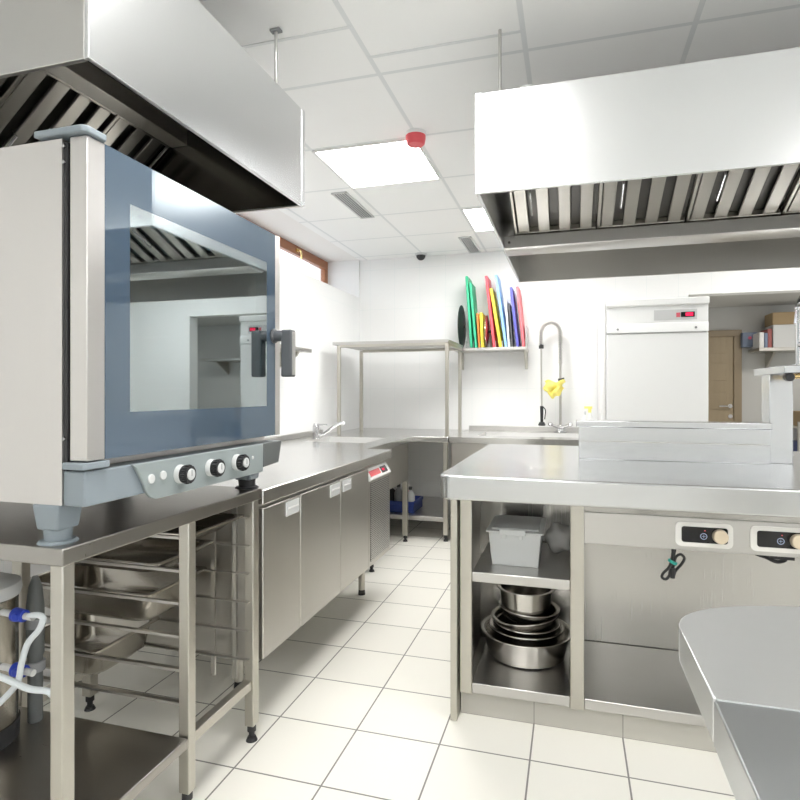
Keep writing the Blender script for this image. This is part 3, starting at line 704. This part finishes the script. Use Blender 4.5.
# coil as a run of rings threaded on the hose
m = MB(); acc = 0; last = None
for i, p in enumerate(hel):
    if last is None or (p-last).length >= .016:
        dd = (hel[min(i+1, len(hel)-1)]-hel[max(i-1, 0)]).normalized()
        m.cyl(p-dd*.0045, p+dd*.0045, .021, None, 14); last = p
m.build('spring', ST_V, T, .002)
m = MB(); m.cyl((-.262, py-.02, 1.60), (-.262, py-.02, 1.635), .022, None, 14); m.build('clamp', RUBBER, T)
m = MB(); m.cyl((-.262, py-.02, 1.62), (-.258, py-.02, 1.06), .008, None, 10); m.build('feed_pipe', ST_V, T)
m = MB(); m.cyl((-.258, py-.02, 1.08), (-.257, py-.02, .93), .016, .013, 14); m.cyl((-.257, py-.02, .935), (-.257, py-.02, .915), .022, .032, 18); m.cyl((-.257, py-.02, .915), (-.257, py-.02, .903), .034, .030, 18)
m.tube([(-.245, py-.02, 1.07), (-.225, py-.02, 1.04), (-.232, py-.02, .96)], .005, 8); m.build('spray_handle', BLACK, T)
m = MB(); m.cyl((px-.02, py-.012, 1.31), (px+.035, py-.012, 1.32), .017, None, 12); m.build('hook', RUBBER, T)
# yellow cloth slung over the hook
m = MB(); nx, nz = 16, 14; grid = []
for i in range(nx+1):
    col = []
    for j in range(nz+1):
        u = i/nx; v = j/nz
        x = -.232 + .165*u + .012*math.sin(v*7); x = x*(1) ; wv = .018*math.sin(u*13 + v*3) + .01*math.sin(v*11+u*5)
        low = 1.145 + .075*abs(u-.45)*2 + .015*math.sin(u*15); top = 1.305 + .015*math.sin(u*8)
        col.append(m.bm.verts.new((x, py-.045 + wv, top + (low-top)*v)))
    grid.append(col)
for i in range(nx):
    for j in range(nz): m.bm.faces.new((grid[i][j], grid[i+1][j], grid[i+1][j+1], grid[i][j+1]))
cl = m.build('cleaning_cloth', YELLOW, None, 0, 60)
sm = cl.modifiers.new('thick', 'SOLIDIFY'); sm.thickness = .006
tag(cl, 'crumpled yellow cloth hanging on the spray tap', 'cloth')
# small bottles behind the island panel
for (x, y, lb, mt, hh, r) in ((.150, 5.10, 'white spray bottle with yellow trim on the washing table', WHITE2, .22, .03), (.115, 5.30, 'small white bottle at the end of the washing table', WHITE, .19, .022)):
    bt = thing('bottle', lb, 'bottle', (x, y, .845))
    MB().lathe([(0, 0), (r, 0), (r, hh*.6), (r*.5, hh*.78), (r*.45, hh*.85), (0, hh*.85)], (x, y, .845), 18).build('bottle_body', mt, bt)
    m = MB(); m.cyl((x, y, .845+hh*.84), (x, y, .845+hh), r*.45, None, 12)
    if hh > .2: m.box(x-.045, x+.02, y-.012, y+.012, .845+hh, .845+hh+.02)
    m.build('cap', YELLOW if hh > .2 else LGREYPL, bt)

# ------------------------------------------------------------------ wall shelf with boards
V = thing('wall_shelf', 'narrow steel wall shelf with dividers holding coloured boards', 'wall shelf', (-.7, 5.33, 1.6))
box(-1.045, -.385, 5.19, 5.465, 1.585, 1.612).build('shelf_board', ST_H, V, .002)
for x in (-1.01, -.405):
    m = MB(); m.extr([(5.465, 1.585), (5.26, 1.585), (5.30, 1.56), (5.44, 1.43), (5.465, 1.42)], 'x', x-.012, x+.012); m.build('bracket', ST_LEG, V, .002)
for k, x in enumerate((-1.035, -.93, -.86, -.80, -.72, -.66, -.60, -.53, -.47, -.392)):
    m = MB(); m.tube([(x, 5.205, 1.612), (x, 5.205, 1.67), (x, 5.44, 1.67), (x, 5.44, 1.612)], .0028, 6, 1); m.build('divider', CHROME, V)
box(-.392, -.388, 5.20, 5.45, 1.612, 1.80).build('end_stop', ST_H, V)
def board(xb, lean, hgt, dep, th, mat, lab, y0=5.20):
    """upright board, bottom at xb on the shelf, top leaning by 'lean' to the left"""
    a = math.atan2(lean, hgt)
    M = Matrix.Translation((xb, y0, 1.6135)) @ Matrix.Rotation(-a, 4, 'Y')
    m = MB(); m.box(-th/2, th/2, 0, dep, .0, hgt, M)
    lo = min(v.co.z for v in m.bm.verts)
    bmesh.ops.translate(m.bm, verts=m.bm.verts, vec=(0, 0, 1.6135-lo))
    o = m.build('cutting_board', mat, None, .004)
    tag(o, lab, 'cutting board', 'cutting boards on the wall shelf')
GREEN = board_mat('board_green', (.045, .50, .27)); REDB = board_mat('board_red', (.80, .10, .13)); ORNG = board_mat('board_orange', (.80, .27, .06))
YELB = board_mat('board_yellow', (.86, .70, .07)); LBLU = board_mat('board_light_blue', (.30, .55, .90)); DBLU = board_mat('board_violet', (.12, .12, .50)); PINK = board_mat('board_pink', (.86, .17, .20)); WHB = board_mat('board_white', (.80, .82, .83)); DGR = board_mat('board_grey', (.14, .14, .15))
board(-.882, .045, .66, .24, .022, GREEN, 'tall green cutting board, leftmost on the wall shelf')
board(-.838, .055, .60, .24, .022, GREEN, 'second green cutting board, just right of the tallest green one')
board(-.808, .020, .315, .22, .016, ORNG, 'small orange cutting board between green and yellow boards')
board(-.777, .018, .32, .22, .028, YELB, 'short thick yellow cutting board left of the steel lid')
board(-.672, .075, .655, .24, .024, REDB, 'tall red cutting board beside the round steel lid')
board(-.616, .088, .54, .24, .026, YELB, 'tall yellow cutting board leaning on the red one')
board(-.566, .092, .66, .24, .024, LBLU, 'tall light blue cutting board in the middle of the shelf')
board(-.541, .030, .43, .20, .018, WHB, 'white cutting board right of the light blue one')
board(-.512, .032, .40, .17, .012, DGR, 'dark grey thin board left of the violet one', 5.23)
board(-.462, .062, .54, .24, .024, DBLU, 'violet blue cutting board left of the pink one')
board(-.410, .058, .545, .24, .024, PINK, 'pinkish red cutting board, rightmost on the wall shelf', 5.21)
def disc(xc, r, mat, lab, nm, knob=False, lean=0.0):
    M = Matrix.Translation((xc, 5.262, 1.6135 + r)) @ Matrix.Rotation(PI/2 - lean, 4, 'Y')
    t_ = thing(nm, lab, 'pan lid', (xc, 5.262, 1.6135))
    m = MB(); m.lathe([(0, .018), (r*.6, .014), (r*.93, .004), (r, .0), (r, -.004), (r*.93, .0), (r*.6, .010), (0, .014)], (0, 0, 0), 40, M); m.build('disc', mat, t_, 0, 60)
    m = MB(); m.cyl((xc+.014, 5.262, 1.6135+r), (xc+.032, 5.262, 1.6135+r), .012, .016, 14); m.build('lid_knob', BLACK if mat is not BLACK else CHROME, t_)
disc(-.978, .20, BLACK, 'round black pan lid standing at the left end of the wall shelf', 'pan_lid', True)
disc(-.742, .15, ST_BOWL, 'round steel pan lid standing between yellow and red boards', 'pan_lid', True)
# shelf on the left wall behind the oven handle
V = thing('wall_shelf', 'steel shelf bracketed to the left wall behind the oven', 'wall shelf', (-1.95, 3.2, 1.5))
box(-2.068, -1.80, 2.60, 3.78, 1.49, 1.515).build('shelf_board', ST_H, V, .002)
for y in (2.8, 3.66):
    m = MB(); m.extr([(-2.068, 1.49), (-1.84, 1.49), (-1.86, 1.46), (-2.02, 1.36), (-2.068, 1.35)], 'y', y-.012, y+.012); m.build('bracket', ST_LEG, V, .002)

# ------------------------------------------------------------------ refrigerator
G = thing('refrigerator', 'tall white upright refrigerator beside the pantry opening', 'refrigerator', (.6, 5.08, 0))
fx0, fx1, fy0, fy1 = .228, .982, 4.72, 5.45
box(fx0, fx1, fy0+.03, fy1, .06, 1.90).build('cabinet', WHITE, G, .004)
d_ = box(fx0+.035, fx1, fy0+.002, fy0+.03, .12, 1.655).build('door', WHITE, G, .006)
box(fx0+.012, fx0+.03, fy0+.008, fy0+.03, .12, 1.90).build('side_strip', WHITE2, G, .003)
box(fx0+.035, fx1, fy0+.008, fy0+.03, 1.735, 1.862).build('control_panel', WHITE, G, .002)
m = MB(); m.extr([(fy0+.03, 1.66), (fy0-.006, 1.66), (fy0-.006, 1.715), (fy0+.006, 1.735), (fy0+.03, 1.735)], 'x', fx0+.035, fx1); sb = m.build('screw_band', WHITE, G, .002)
for x in (.345, .895):
    m = MB(); m.cyl((x, fy0-.006, 1.69), (x, fy0-.010, 1.69), .009, None, 14); m.build('screw', GREYPL, sb)
m = MB(); m.extr([(fy0+.03, 1.862), (fy0-.004, 1.862), (fy0-.012, 1.872), (fy0-.012, 1.915), (fy0+.03, 1.925)], 'x', fx0+.035, fx1+.004); m.build('top_cap', WHITE, G, .003)
box(.606, .905, fy0+.005, fy0+.009, 1.752, 1.830).build('label_plate', LGREYPL, G)
di = box(.795, .888, fy0+.002, fy0+.006, 1.772, 1.810).build('display', BLKGLS, G)
box(.826, .878, fy0, fy0+.003, 1.779, 1.804).build('display_digits', REDLED, di)
box(.762, .788, fy0+.002, fy0+.006, 1.772, 1.806).build('power_switch', plain('switch_red', (.62, .10, .14), .4), G)
for x in (fx0+.08, fx1-.08):
    for y in (fy0+.1, fy1-.08): MB().cyl((x, y, 0), (x, y, .062), .025, None, 16).build('foot', BLACK, G)

# ------------------------------------------------------------------ the island
I = thing('island_counter', 'large stainless steel island counter with open shelves on the right', 'island counter', (.85, 2.65, 0))
ix0, ix1, iy0, iy1 = -.468, 2.3, 2.035, 3.38
r = .05
pts = arc(ix0+r, iy0+r, r, 180, 270, 8) + [(ix1, iy0), (ix1, iy1), (ix0, iy1)]
MB().prism(pts, .812, .900).build('worktop', ST_ISL, I, .007, 25, 3)
box(-.426, -.402, 2.058, 3.30, 0, .812).build('side_panel', ST_LEG, I, .002)
box(-.398, 2.2, 2.12, 3.25, 0, .093).build('plinth', PLINTH, I)
for (a, bq) in ((-.396, -.352), (-.004, .043), (1.10, 1.145)):
    box(a, bq, 2.085, 2.125, .093, .812).build('post', ST_LEG, I, .003)
box(-.400, -.396, 2.125, 2.588, .093, .812).build('inner_panel', ST_V, I)
box(.016, .022, 2.125, 2.588, .093, .812).build('divider_panel', ST_V, I)
box(-.40, 2.2, 2.59, 2.61, .093, .812).build('back_panel', steel('steel_back', (.52, .51, .49), .25, (60, 60, 1), .05, .0, .03), I)
box(-.352, -.004, 2.09, 2.585, .505, .541).build('shelf', ST_H, I, .003)
box(-.352, -.004, 2.09, 2.585, .095, .132).build('bottom_shelf', ST_H, I, .003)
box(.043, 1.10, 2.09, 2.585, .095, .132).build('bottom_shelf', ST_H, I, .003)
fa = MB(); fa.box(.043, 1.10, 2.088, 2.10, .676, .785); fa.box(.043, 1.10, 2.10, 2.13, .676, .688); fo = fa.build('control_fascia', ST_H, I, .002)
def rrect(y, x0, x1, z0, z1, r):
    return arc(x1-r, z0+r, r, -90, 0, 6) + arc(x1-r, z1-r, r, 0, 90, 6) + arc(x0+r, z1-r, r, 90, 180, 6) + arc(x0+r, z0+r, r, 180, 270, 6)
for k in range(3):
    o_ = .222*k
    m = MB(); m.extr(rrect(0, .333+o_, .506+o_, .690, .771, .018), 'y', 2.083, 2.089); bz = m.build('control_bezel', OFFW, fo, .001)
    m = MB(); m.extr(rrect(0, .352+o_, .490+o_, .705, .757, .008), 'y', 2.0815, 2.0835); m.build('display', BLKGLS, bz)
    m = MB(); m.cyl((.466+o_, 2.083, .731), (.466+o_, 2.060, .731), .0235, .022, 28); m.build('control_knob', BEIGE, bz, .003)
    m = MB()                                                # ring with cross hairs printed on the display
    for q in range(24):
        a1_, a2_ = 2*PI*q/24, 2*PI*(q+1)/24
        c0 = (.4185+o_, .727)
        vs = [m.bm.verts.new((c0[0]+rr_*math.cos(an), 2.0812, c0[1]+rr_*math.sin(an))) for rr_, an in ((.0085, a1_), (.0105, a1_), (.0105, a2_), (.0085, a2_))]
        m.bm.faces.new(vs)
    m.box(.418+o_, .419+o_, 2.081, 2.0816, .721, .733); m.box(.4125+o_, .4245+o_, 2.081, 2.0816, .7265, .7275)
    m.build('printed_ring', plain('print_blue_%d' % k, (.35, .42, .60), .5), bz)
    m = MB(); m.cyl((.422+o_, 2.0816, .746), (.422+o_, 2.081, .746), .002, None, 8); m.build('led', RED, bz)
# power cords under the fascia
m = MB(); m.tube([(.338, 2.16, .705), (.336, 2.155, .64), (.325, 2.15, .60), (.305, 2.15, .575), (.302, 2.15, .560), (.318, 2.155, .556), (.335, 2.155, .59), (.345, 2.155, .63), (.36, 2.15, .645), (.372, 2.15, .632), (.362, 2.15, .61), (.345, 2.155, .585), (.338, 2.155, .560)], .0048, 8)
m.tube([(.352, 2.165, .70), (.343, 2.16, .65), (.330, 2.155, .60), (.326, 2.155, .565)], .0048, 8)
m.cyl((.334, 2.154, .595), (.336, 2.154, .560), .011, .008, 10)
pc = thing('power_cord', 'black looped cord with green tie hanging below the left cooker control', 'cord', (.34, 2.155, .69)); m.build('cord', BLACK, pc)
MB().cyl((.334, 2.155, .612), (.338, 2.155, .620), .016, None, 12).build('cable_tie', plain('tie_green', (.03, .40, .33), .5), pc)
m = MB(); m.tube([(.57, 2.16, .70), (.585, 2.155, .668), (.62, 2.15, .655), (.65, 2.15, .643), (.675, 2.15, .652), (.66, 2.155, .668), (.62, 2.155, .664), (.64, 2.155, .70)], .006, 8)
m.box(.63, .70, 2.145, 2.165, .652, .670)
tag(m.build('power_cord', BLACK, None), 'black bundled cord tucked below the right cooker control', 'cord')

# upstand panel, pillar with shelf
U_ = thing('upstand_panel', 'low stainless steel upstand box standing across the island top', 'upstand', (.41, 2.75, .9))
box(.032, .800, 2.72, 2.775, .9, 1.046).build('front_face', ST_ISL, U_, .002)
box(.020, .803, 2.708, 2.80, 1.046, 1.074).build('cap', ST_ISL, U_, .003)
box(.034, .798, 2.7185, 2.7205, .980, .983).build('seam', ST_V, U_)
G2 = thing('service_column', 'white steel service column with shelf on the island right', 'service column', (.9, 2.82, .9))
box(.808, .897, 2.765, 2.87, .9, 1.278).build('column', ST_ISL, G2, .003)
box(.812, 2.0, 2.60, 2.99, 1.278, 1.310).build('service_shelf', ST_ISL, G2, .003)
box(.806, .899, 2.763, 2.765, .935, .942).build('collar', ST_ISL, G2)
m = MB(); m.cyl((.84, 2.62, 1.263), (.84, 2.655, 1.263), .017, None, 18); so = m.build('lamp_socket', BLACK, G2, .002)
m = MB(); m.cyl((.855, 2.64, 1.266), (.91, 2.66, 1.269), .010, .012, 12); m.ball((.915, 2.66, 1.269), .014); m.build('lamp_bulb', BRASS, so)
tp = thing('pot_filler', 'chrome column tap standing on the service shelf at right', 'tap', (.915, 2.75, 1.310))
m = MB(); m.cyl((.915, 2.75, 1.310), (.915, 2.75, 1.51), .016, .016, 20); m.cyl((.915, 2.75, 1.310), (.915, 2.75, 1.320), .03, None, 20); m.build('tap_column', CHROME, tp, .001)
m = MB(); m.cyl((.915, 2.75, 1.49), (.915, 2.75, 1.56), .021, .014, 20); m.ball((.915, 2.75, 1.555), .02); m.tube([(.915, 2.75, 1.55), (.925, 2.75, 1.60), (.98, 2.75, 1.64), (1.08, 2.75, 1.62), (1.10, 2.75, 1.55)], .011); m.build('spout', CHROME, tp)
m = MB(); m.cyl((.915, 2.75, 1.40), (.915, 2.71, 1.40), .012); m.cyl((.915, 2.715, 1.36), (.915, 2.715, 1.41), .008); m.build('tap_lever', CHROME, tp)

# container and bag on the island shelf
Tb = thing('storage_container', 'frosted plastic storage box with lid on the island shelf', 'storage box', (-.2, 2.3, .541))
def taper(x0, x1, y0, y1, z0, z1, ins, th, mat, nm, par):
    m = MB()
    def ring(i, z): return [m.bm.verts.new(v) for v in ((x0+i, y0+i, z), (x1-i, y0+i, z), (x1-i, y1-i, z), (x0+i, y1-i, z))]
    L_ = [ring(0, z1), ring(ins, z0), ring(ins+th, z0+th), ring(th, z1)]
    for a, b in ((0, 1), (2, 3), (3, 0)):
        for k in range(4): m.bm.faces.new((L_[a][k], L_[a][(k+1) % 4], L_[b][(k+1) % 4], L_[b][k]))
    m.bm.faces.new(L_[1]); m.bm.faces.new(L_[2]); return m.build(nm, mat, par, .008)
taper(-.305, -.108, 2.19, 2.45, .541, .668, .012, .003, TUB, 'box_body', Tb)
m = MB(); m.box(-.314, -.099, 2.181, 2.459, .668, .676); m.box(-.295, -.118, 2.20, 2.44, .676, .684); m.build('lid', TUB, Tb, .003)
m = MB(); m.box(-.262, -.165, 2.175, 2.182, .662, .684); m.box(-.25, -.235, 2.174, 2.181, .648, .665); m.box(-.19, -.175, 2.174, 2.181, .648, .665); m.build('lid_clip', TUB, Tb, .002)
box(-.290, -.123, 2.205, 2.435, .545, .600).build('contents', plain('white_powder', (.85, .85, .84), .9), Tb, .01)
m = MB(); m.ball((-.045, 2.44, .60), .058, (.95, 1.4, 1.0), 24)
for v in m.bm.verts:
    n_ = .006*math.sin(v.co.x*95+v.co.z*60) + .004*math.sin(v.co.z*120+v.co.y*80)
    v.co += (v.co-Vector((-.045, 2.44, .60))).normalized()*n_
mz = min(v.co.z for v in m.bm.verts); bmesh.ops.translate(m.bm, verts=m.bm.verts, vec=(0, 0, .542-mz))
tag(m.build('plastic_bag', BAG, None, 0, 180), 'crumpled clear plastic bag beside the frosted storage box', 'bag')

# stacked bowls on the bottom shelf
def bowl(c, R, hgt, base, lab, tilt=0.0, tdir='X'):
    M = Matrix.Translation(c) @ Matrix.Rotation(tilt, 4, tdir)
    th = .0025
    prof = [(0, 0), (base*.9, 0), (base, .006), (base+(R-.014-base)*.45, hgt*.45), (R-.014, hgt-.004), (R-.004, hgt-.003), (R, hgt-.001), (R-.001, hgt+.002), (R-.006, hgt+.002), (R-.016, hgt-.001),
            (base+(R-.014-base)*.45-th, hgt*.45+.002), (base-th, .010), (base*.88, .004), (0, .004)]
    m = MB(); m.lathe(prof, (0, 0, 0), 56, M)
    tag(m.build('mixing_bowl', ST_BOWL, None, 0, 50), lab, 'bowl', 'stacked steel bowls in the island')
bx, by = -.180, 2.398
bowl((bx, by, .1325), .186, .100, .155, 'largest steel bowl at the bottom of the bowl stack')
bowl((bx, by+.005, .138), .150, .108, .118, 'nested steel bowl directly inside the largest bowl')
bowl((bx+.003, by+.005, .145), .132, .116, .100, 'second nested steel bowl inside the largest bowl')
bowl((bx+.004, by+.004, .166), .137, .125, .085, 'wide tilted steel bowl resting above the nested bowls', math.radians(-5), 'Y')
bowl((bx+.006, by+.006, .196), .124, .128, .080, 'steel bowl just below the top bowl of the stack', math.radians(3), 'Y')
bowl((bx+.000, by+.000, .320), .119, .085, .100, 'straight sided steel bowl on top of the bowl stack')

# ------------------------------------------------------------------ near table (right foreground)
N = thing('rounded_table', 'stainless steel table with rounded end in the right foreground', 'work table', (.6, .5, 0))
zt = .87
ol = [(.147, .688)] + [(.147, .885)] + arc(.40, .885, .253, 180, 90, 14, .137) + [(1.15, 1.022), (1.15, .688)]
ST_NEAR = steel('steel_end_top', (.76, .77, .77), .40, (3, 40, 3), .05, .01, .05)
MB().prism(ol, zt-.05, zt).build('end_top', ST_NEAR, N, .002, 25, 2)
m = MB(); th = math.radians(1.2)
ya, yb2 = -.45, .684
m.extr([(ya, zt-.05-.02), (yb2, zt-.05), (yb2, zt), (ya, zt-.022)], 'x', .147, 1.15); m.build('main_top', steel('steel_near_top', (.64, .66, .68), .30, (40, 3, 3), .01, 0, .02), N, .002)
box(.150, 1.15, .683, .690, zt-.01, zt+.0012).build('joint_strip', ST_NEAR, N)
for (x, y) in ((.80, .9), (1.08, .9), (.80, .2), (1.08, .2), (.80, -.35), (1.08, -.35)): leg(x-.02, x+.02, y-.02, y+.02, zt-.05 if y > .5 else zt-.063-(.012 if y < 0 else 0), N, .05)

# ------------------------------------------------------------------ pantry things
V = thing('pantry_shelf', 'grey wall shelf loaded with boxes inside the pantry', 'wall shelf', (2.8, 7.95, 1.7))
box(2.16, 3.6, 7.75, 8.19, 1.70, 1.74).build('shelf_board', ST_V, V, .002)
for x in (2.36, 3.4):
    m = MB(); m.extr([(8.195, 1.70), (7.85, 1.70), (8.195, 1.50)], 'x', x-.012, x+.012); m.build('bracket', ST_LEG, V)
for (x0, x1, y0, z0, z1, mt, lb) in ((2.175, 2.225, 7.80, 1.74, 1.93, WHITE2, 'white carton standing at the left end of the pantry shelf'),
        (2.23, 2.265, 7.80, 1.74, 1.92, BLUEGR, 'narrow blue carton beside the white carton on the pantry shelf'),
        (2.27, 2.315, 7.82, 1.74, 1.97, CARD2, 'dark red packet in the middle of the pantry shelf'),
        (2.32, 2.62, 7.80, 1.74, 2.015, LGREYPL, 'large grey box on the pantry shelf'),
        (2.32, 2.58, 7.82, 2.016, 2.165, CARD, 'brown cardboard box on top of the grey box')):
    o = box(x0, x1, y0, 8.12, z0 + .0005, z1).build('storage_carton', mt, None, .006); tag(o, lb, 'box', 'boxes on the pantry shelf')
b_ = thing('wall_cabinet', 'blue grey wall box with pink dot beside the oak pantry door', 'wall box', (2.14, 8.13, 1.775))
box(2.06, 2.225, 8.06, 8.199, 1.775, 1.955).build('box_body', BLUEGR, b_, .004)
MB().cyl((2.142, 8.06, 1.885), (2.142, 8.056, 1.885), .02, None, 16).build('dot', plain('dot_pink', (.75, .15, .25), .5), b_)
V = thing('floor_rack', 'low grey storage rack inside the pantry behind the service column', 'rack', (2.95, 7.9, 0))
for z in (.25, .80): box(2.55, 3.5, 7.7, 8.15, z-.02, z).build('rack_shelf', ST_V, V)
for x in (2.57, 3.48):
    for y in (7.72, 8.13): box(x-.018, x+.018, y-.018, y+.018, 0, .86).build('post', ST_LEG, V)
tag(box(2.60, 3.0, 7.74, 8.10, .2505, .62).build('storage_tub', BLUECR, None, .02), 'blue plastic tub on the low pantry rack', 'tub')
tag(box(2.60, 2.98, 7.75, 8.10, .8005, .98).build('storage_carton', CARD, None, .006), 'brown carton on top of the low pantry rack', 'box')

# ------------------------------------------------------------------ light, camera, view
pl = lt
w = bpy.data.worlds.new('sky'); sc.world = w; w.use_nodes = True
bg = w.node_tree.nodes['Background']; bg.inputs['Color'].default_value = (.86, .93, 1, 1); bg.inputs['Strength'].default_value = 2.0
la = bpy.data.lights.new('pantry_lamp', 'AREA'); la.shape = 'SQUARE'; la.size = .5; la.energy = 14; la.color = (1, .95, .88)
lo = bpy.data.objects.new('pantry_lamp', la); lo.location = (2.6, 6.6, 2.29); COL.objects.link(lo)

cam = bpy.data.cameras.new('camera'); co = bpy.data.objects.new('camera', cam); COL.objects.link(co)
co.location = (0, 0, 1.2); co.rotation_euler = (PI/2, 0, .2815)
cam.sensor_width = 36; cam.lens = 572/800*36; cam.shift_x = -6/800; cam.shift_y = -7.2/800; cam.clip_start = .02
sc.camera = co
sc.view_settings.view_transform = 'Standard'; sc.view_settings.look = 'None'; sc.view_settings.gamma = 1; sc.view_settings.use_curve_mapping = False
sc.view_settings.exposure = 0.55
sc.cycles.max_bounces = 10; sc.cycles.diffuse_bounces = 5; sc.cycles.glossy_bounces = 6; sc.cycles.transparent_max_bounces = 12
sc.cycles.sample_clamp_indirect = 8
